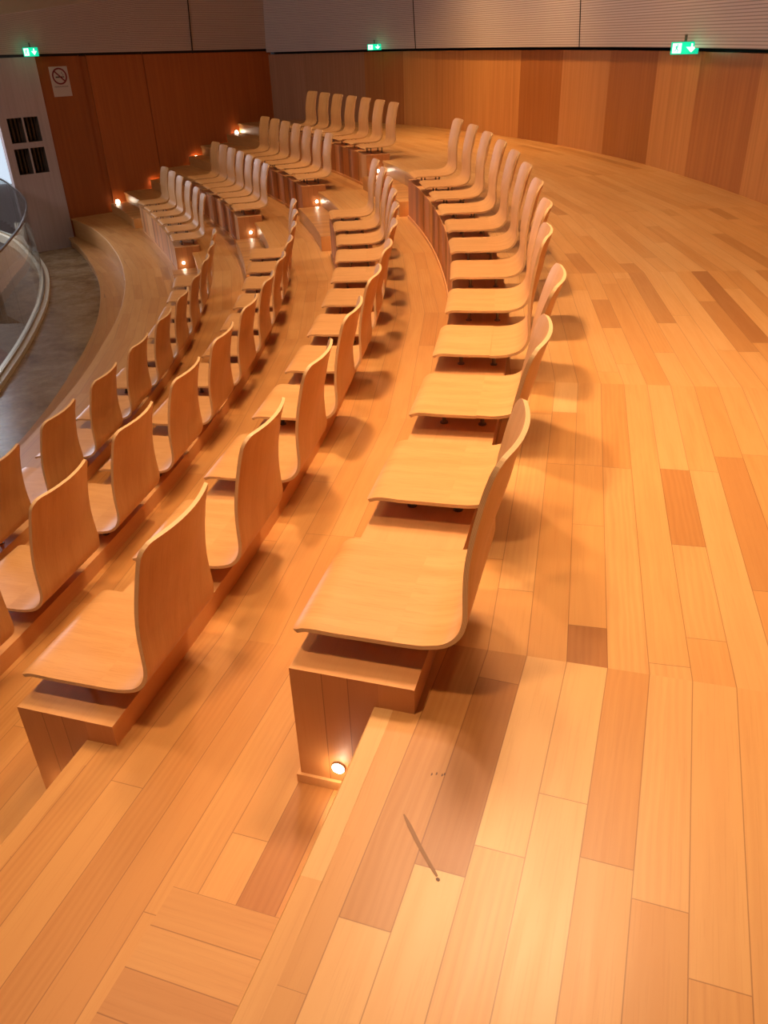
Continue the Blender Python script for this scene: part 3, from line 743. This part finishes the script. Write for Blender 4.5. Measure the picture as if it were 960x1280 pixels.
def offs(pts, d):
    out = []
    for i, p in enumerate(pts):
        a, b = pts[max(i - 1, 0)], pts[min(i + 1, len(pts) - 1)]
        tx, ty = b[0] - a[0], b[1] - a[1]; L = hypot(tx, ty); out.append((p[0] + ty / L * d, p[1] - tx / L * d))
    return out
bm = bmesh.new()
L = []
for (x, y) in GC:
    a = atan2(y - OY, x - OX)
    if a > .68: a = .68
    L.append((Vector((x, y, ZM)), P(a, kerb2(a) + .02, ZM)))
for (p, q), (p1, q1) in zip(L, L[1:]):
    f = [bm.verts.new(v) for v in (p, q, q1, p1)]
    if (q1 - p1).length > .01: bm.faces.new(f)
bmesh.ops.remove_doubles(bm, verts=bm.verts, dist=1e-5)
structure(new_obj('floor_marble', bm, M_MARBLE))

def strip(pts, hw, z0, z1, bev=0):
    bm = bmesh.new(); A_, B_ = offs(pts, hw), offs(pts, -hw); rows = []
    for a, b in zip(A_, B_): rows.append([bm.verts.new((*a, z0)), bm.verts.new((*a, z1)), bm.verts.new((*b, z1)), bm.verts.new((*b, z0))])
    for r, s in zip(rows, rows[1:]):
        for i in range(4): bm.faces.new([r[i], r[(i + 1) % 4], s[(i + 1) % 4], s[i]])
    bm.faces.new(rows[0]); bm.faces.new(rows[-1][::-1])
    bmesh.ops.recalc_face_normals(bm, faces=bm.faces)
    return bm
def glass_mat():
    m, nt, b = mat('clear_glass'); b.inputs['Base Color'].default_value = (.93, .97, .96, 1); b.inputs['Roughness'].default_value = .0
    b.inputs['Transmission Weight'].default_value = 1.0; b.inputs['IOR'].default_value = 1.45
    return m
bal = empty('glass_balustrade', (GC[0][0], GC[0][1], ZM))
back = Matrix.Translation((-GC[0][0], -GC[0][1], -ZM))
def bal_part(name, bm, m):
    bmesh.ops.transform(bm, matrix=back, verts=bm.verts); return new_obj(name, bm, m, bal)
bal_part('base_channel', strip(GC, .075, ZM - .10, ZM + .05), plain('pale_travertine_kerb', (.90, .80, .58), .35, noise=.3, scale=12))
bal_part('shoe_rail', strip(GC, .018, ZM + .05, ZM + .075), plain('brushed_brass', (.45, .34, .2), .3, 1.0))
MG = glass_mat()
step = 17
for i in range(0, len(GC) - 1, step):
    seg_ = GC[i:min(i + step + 1, len(GC))]
    if len(seg_) < 3: continue
    bal_part('glass_pane', strip(seg_, .006, ZM + .07, -.60), MG)
bal_part('top_rail', strip(GC, .010, -.60, -.575), plain('rail_dark_metal', (.12, .09, .07), .3, .8))
tag(bal, 'curved clear glass balustrade on a pale stone kerb beside the marble walk', 'balustrade')

# the hall beyond and below the balustrade
bm = bmesh.new(); uv = bm.loops.layers.uv.new('grain')
M_PALE = plain('pale_grey_plaster', (.50, .47, .47), .6, noise=.25, scale=1.5)
def plane_y(bm, x0, x1, z0, z1, y, mi=0): uvface(bm, uv, [Vector((x0, y, z0)), Vector((x1, y, z0)), Vector((x1, y, z1)), Vector((x0, y, z1))], [(x0, z0), (x1, z0), (x1, z1), (x0, z1)], mi)
plane_y(bm, -14, -5.9, -2.35, 2.6, 19.0)
plane_y(bm, -14, -5.9, -4.3, -2.35, 19.0, 1)
structure(new_obj('wall_foyer', bm, [M_PALE, plain('brown_wainscot', (.17, .10, .07), .5, noise=.5, scale=1.2)]))
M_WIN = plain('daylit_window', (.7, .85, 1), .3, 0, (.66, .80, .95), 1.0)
bm = bmesh.new(); box(bm, -9.4, -6.98, 18.9, 18.97, -1.2, 1.0)
structure(new_obj('window_1', bm, M_WIN))
bm = bmesh.new(); box(bm, -8.62, -8.20, 18.93, 18.98, -3.86, -3.42)  # added glowing panel standing in for the window's reflection
structure(new_obj('window_reflection_panel', bm, M_WIN))
bm = bmesh.new()
M_RED = plain('red_brown_wood', (.15, .045, .025), .4, noise=.4, scale=2)
g = [(-14, -5.0, -4.0)]
# stepped lower stalls, seen through the glass
prev = None
xs = 26
for j, (rr_, zz) in enumerate([(-4.4, -3.2), (-5.4, -3.4), (-6.2, -3.6), (-7.0, -3.8), (-7.8, -3.95), (-9.2, -4.1)]):
    nxt = [-5.4, -6.2, -7.0, -7.8, -9.2, -14.0][j]; dzz = .2
    for i in range(xs):
        b0, b1 = -.3 + 1.35 * i / xs, -.3 + 1.35 * (i + 1) / xs
        bm.faces.new([bm.verts.new(v) for v in (P(b0, nxt, zz), P(b0, rr_, zz), P(b1, rr_, zz), P(b1, nxt, zz))])
        bm.faces.new([bm.verts.new(v) for v in (P(b0, nxt, zz - dzz), P(b0, nxt, zz), P(b1, nxt, zz), P(b1, nxt, zz - dzz))])
bmesh.ops.remove_doubles(bm, verts=bm.verts, dist=1e-5)
structure(new_obj('floor_lower_stalls', bm, M_RED))
# face of the gallery slab under the balustrade
bm = strip(offs(GC, -.02), .03, -3.3, ZM - .08)
structure(new_obj('wall_gallery_front', bm, plain('gallery_front_plaster', (.30, .25, .21), .6)))

# ------------------------------------------------------------------ signs and wall lamps
M_GREEN = plain('exit_sign_green', (.0, .35, .18), .4, 0, (.0, .62, .34), 1.1)
M_WHITE = plain('exit_sign_white', (.9, .95, .92), .4, 0, (.75, 1.0, .88), 1.6)
def poly2(bm, pts, z):
    bm.faces.new([bm.verts.new((x, y, z)) for x, y in pts])
def exit_sign(loc, nrm, wd, hg, label, mirror=False):
    root = empty('exit_sign', loc); upv = Vector((0, 0, 1)); rtv = upv.cross(nrm).normalized()
    root.matrix_world = Matrix.Translation(loc) @ Matrix((rtv, upv, nrm)).transposed().to_4x4()
    bm = bmesh.new(); box(bm, -wd / 2, wd / 2, -hg / 2, hg / 2, -.012, .012, .002); new_obj('sign_box', bm, M_GREEN, root)
    bm = bmesh.new(); z = .0135; s = hg
    poly2(bm, [(.02 * s + .28 * wd - .17 * s, .36 * s), (.28 * wd + .0 * s, .36 * s), (.28 * wd + .0 * s, .08 * s), (.42 * wd, .08 * s), (.28 * wd - .09 * s, -.36 * s), (.05 * wd, .08 * s), (.28 * wd - .15 * s, .08 * s)], z)  # arrow down
    new_obj('arrow', bm, M_WHITE, root)
    bm = bmesh.new()
    poly2(bm, [(-.44 * wd, -.40 * s), (-.12 * wd, -.40 * s), (-.12 * wd, .40 * s), (-.44 * wd, .40 * s)], z)
    new_obj('door_pictogram', bm, M_WHITE, root)
    bm = bmesh.new(); z = .0145; cx = -.28 * wd
    def disc(x, y, r): poly2(bm, [(x + r * cos(t * pi / 6), y + r * sin(t * pi / 6)) for t in range(12)], z)
    def limb(x0, y0, x1, y1, w_):
        d = Vector((x1 - x0, y1 - y0)); nn = Vector((-d.y, d.x)).normalized() * w_ / 2
        poly2(bm, [(x0 + nn.x, y0 + nn.y), (x0 - nn.x, y0 - nn.y), (x1 - nn.x, y1 - nn.y), (x1 + nn.x, y1 + nn.y)], z)
    disc(cx + .05 * s, .27 * s, .07 * s); limb(cx, .19 * s, cx - .04 * s, -.04 * s, .13 * s); limb(cx - .03 * s, -.02 * s, cx + .12 * s, -.16 * s, .07 * s)
    limb(cx + .12 * s, -.16 * s, cx + .06 * s, -.33 * s, .06 * s); limb(cx - .04 * s, -.02 * s, cx - .12 * s, -.2 * s, .07 * s); limb(cx - .12 * s, -.2 * s, cx - .24 * s, -.22 * s, .06 * s)
    limb(cx + .0 * s, .17 * s, cx + .16 * s, .06 * s, .06 * s); limb(cx, .17 * s, cx - .16 * s, .08 * s, .06 * s)
    new_obj('running_figure', bm, M_GREEN, root)
    bm = bmesh.new(); box(bm, -.012, .012, hg / 2 - .004, hg / 2 + .06, -.008, .008); new_obj('hanger', bm, M_STEEL, root)
    l = bpy.data.lights.new('exit_sign_glow', 'POINT'); l.energy = .35; l.color = (.1, 1, .5); l.shadow_soft_size = .05
    o = bpy.data.objects.new('exit_sign_glow', l); COL.objects.link(o); o.parent = root; o.location = (0, 0, .09)
    tag(root, label, 'sign')
def wall_n(a): return Vector((-cos(a), -sin(a), 0))
exit_sign(Vector((2.942, 8.555, 1.111)), Vector((-.35, -.94, 0)).normalized(), .245, .10, 'green running-man exit sign at the right, largest of the three', )
exit_sign(Vector((.135, 15.309, 1.146)), Vector((-.1, -1, 0)).normalized(), .23, .085, 'small green exit sign above the far curved wall, middle of the three')
exit_sign(W(-2.949, 1.266, .16), Vector((.2, -1, 0)).normalized(), .215, .12, 'green exit sign at the left above the grey wall corner')

def prohibition():
    root = empty('no_smoking_sign', W(-2.537, .845, .006)); upv = Vector((0, 0, 1)); nrm = nw_; rtv = upv.cross(nrm).normalized()
    root.matrix_world = Matrix.Translation(W(-2.537, .845, .006)) @ Matrix((rtv, upv, nrm)).transposed().to_4x4()
    wd, hg = .29, .42
    bm = bmesh.new(); box(bm, -wd / 2, wd / 2, -hg / 2, hg / 2, -.006, .003, .001); new_obj('panel', bm, plain('sign_cream', (.62, .50, .42), .5), root)
    bm = bmesh.new(); cy = .075; R1, R2 = .118, .095; n = 32
    for i in range(n):
        t0, t1 = 2 * pi * i / n, 2 * pi * (i + 1) / n
        bm.faces.new([bm.verts.new((r * cos(t), cy + r * sin(t), .0045)) for r, t in ((R1, t0), (R1, t1), (R2, t1), (R2, t0))])
    d = Vector((.707, -.707)); nn = Vector((.707, .707)) * .011
    poly2(bm, [(-R2 * d.x * 1.02 + nn.x, cy - R2 * d.y * 1.02 + nn.y), (-R2 * d.x * 1.02 - nn.x, cy - R2 * d.y * 1.02 - nn.y), (R2 * d.x * 1.02 - nn.x, cy + R2 * d.y * 1.02 - nn.y), (R2 * d.x * 1.02 + nn.x, cy + R2 * d.y * 1.02 + nn.y)], .0050)
    new_obj('red_ring', bm, plain('sign_red', (.22, .015, .02), .5), root)
    bm = bmesh.new(); poly2(bm, [(-.065, cy - .022), (.05, cy - .022), (.05, cy - .003), (-.065, cy - .003)], .0042)
    poly2(bm, [(.056, cy - .022), (.07, cy - .022), (.07, cy - .003), (.056, cy - .003)], .0042)
    for k in range(5):
        x0 = .045 + .012 * sin(k * 1.3); x1 = .045 + .012 * sin((k + 1) * 1.3); y0 = cy + .005 + k * .011
        poly2(bm, [(x0, y0), (x0 + .008, y0), (x1 + .008, y0 + .011), (x1, y0 + .011)], .0042)
    new_obj('cigarette', bm, plain('sign_black', (.08, .05, .04), .5), root)
    # the lines of small capitals under the ring are too small to read in the photo: two rows of strokes
    bm = bmesh.new(); rg = random.Random(4); 
    x = -.11
    while x < .10:
        wl = rg.choice((.008, .012)); poly2(bm, [(x, -.080), (x + wl, -.080), (x + wl, -.060), (x, -.060)], .0042); x += wl + .006
    new_obj('lettering', bm, plain('sign_grey', (.28, .2, .16), .5), root)
    tag(root, 'no smoking sign with a red ring on the dark orange left wall', 'sign')
prohibition()

def wall_lamp(r, z, label):
    root = empty('wall_step_lamp', W(r, z, 0)); upv = Vector((0, 0, 1)); rtv = upv.cross(nw_).normalized()
    root.matrix_world = Matrix.Translation(W(r, z, .0)) @ Matrix((rtv, upv, nw_)).transposed().to_4x4()
    bm = bmesh.new(); bmesh.ops.create_cone(bm, cap_ends=True, segments=20, radius1=.045, radius2=.042, depth=.012); new_obj('rim', bm, M_RIM, root, (0, 0, .006))
    bm = bmesh.new(); bmesh.ops.create_uvsphere(bm, u_segments=20, v_segments=10, radius=.036)
    for v in bm.verts: v.co.z = v.co.z * .4 + .012
    new_obj('lamp_lens', bm, M_LAMP, root, smooth=True)
    l = bpy.data.lights.new('wall_lamp_light', 'POINT'); l.energy = .22; l.color = (1.0, .74, .46); l.shadow_soft_size = .02
    o = bpy.data.objects.new('wall_lamp_light', l); COL.objects.link(o); o.parent = root; o.location = (0, 0, .06)
    tag(root, label, 'lamp', 'round step lamps low on the left wall')
wall_lamp(.505, -.150, 'lit round step lamp on the left wall beside the second tier')
wall_lamp(-.376, -.485, 'lit round step lamp on the left wall beside the third tier')
wall_lamp(-1.248, -.803, 'lit round step lamp on the left wall beside the fourth tier')
wall_lamp(-1.984, -1.03, 'lit round step lamp on the left wall lowest of the four')

# ------------------------------------------------------------------ small marks on the floor
def mark(name, pts, hw, z, m, label):
    bm = bmesh.new(); v = []
    for i, (x, y, s) in enumerate(pts):
        a, b = pts[max(i - 1, 0)], pts[min(i + 1, len(pts) - 1)]; dx, dy = b[0] - a[0], b[1] - a[1]; L = hypot(dx, dy); nx, ny = -dy / L * hw * s, dx / L * hw * s
        v.append((bm.verts.new((x + nx, y + ny, z)), bm.verts.new((x - nx, y - ny, z))))
    for p, q in zip(v, v[1:]): bm.faces.new([p[0], p[1], q[1], q[0]])
    o = structure(new_obj(name, bm, m)); return o
M_SCR = plain('scratch_brown', (.26, .115, .04), .5)
mark('floor_scratch', [(.016, 1.051, .4), (.025, 1.026, 1), (.038, .99, 1), (.052, .955, .9), (.064, .928, .8), (.070, .914, .5)], .0042, .0006, M_SCR, '')
M_KNOT = plain('knot_brown', (.13, .05, .02), .5)
mark('floor_knot', [(.0685, .911, .6), (.071, .908, 1.2), (.0735, .905, .6)], .003, .0008, M_KNOT, '')
for (x, y) in [(.077, 1.146), (.087, 1.147), (.098, 1.143), (.103, 1.145)]:
    mark('floor_knot', [(x - .002, y - .003, .4), (x, y, 1), (x + .001, y + .004, .4)], .0018, .0006, M_KNOT, '')
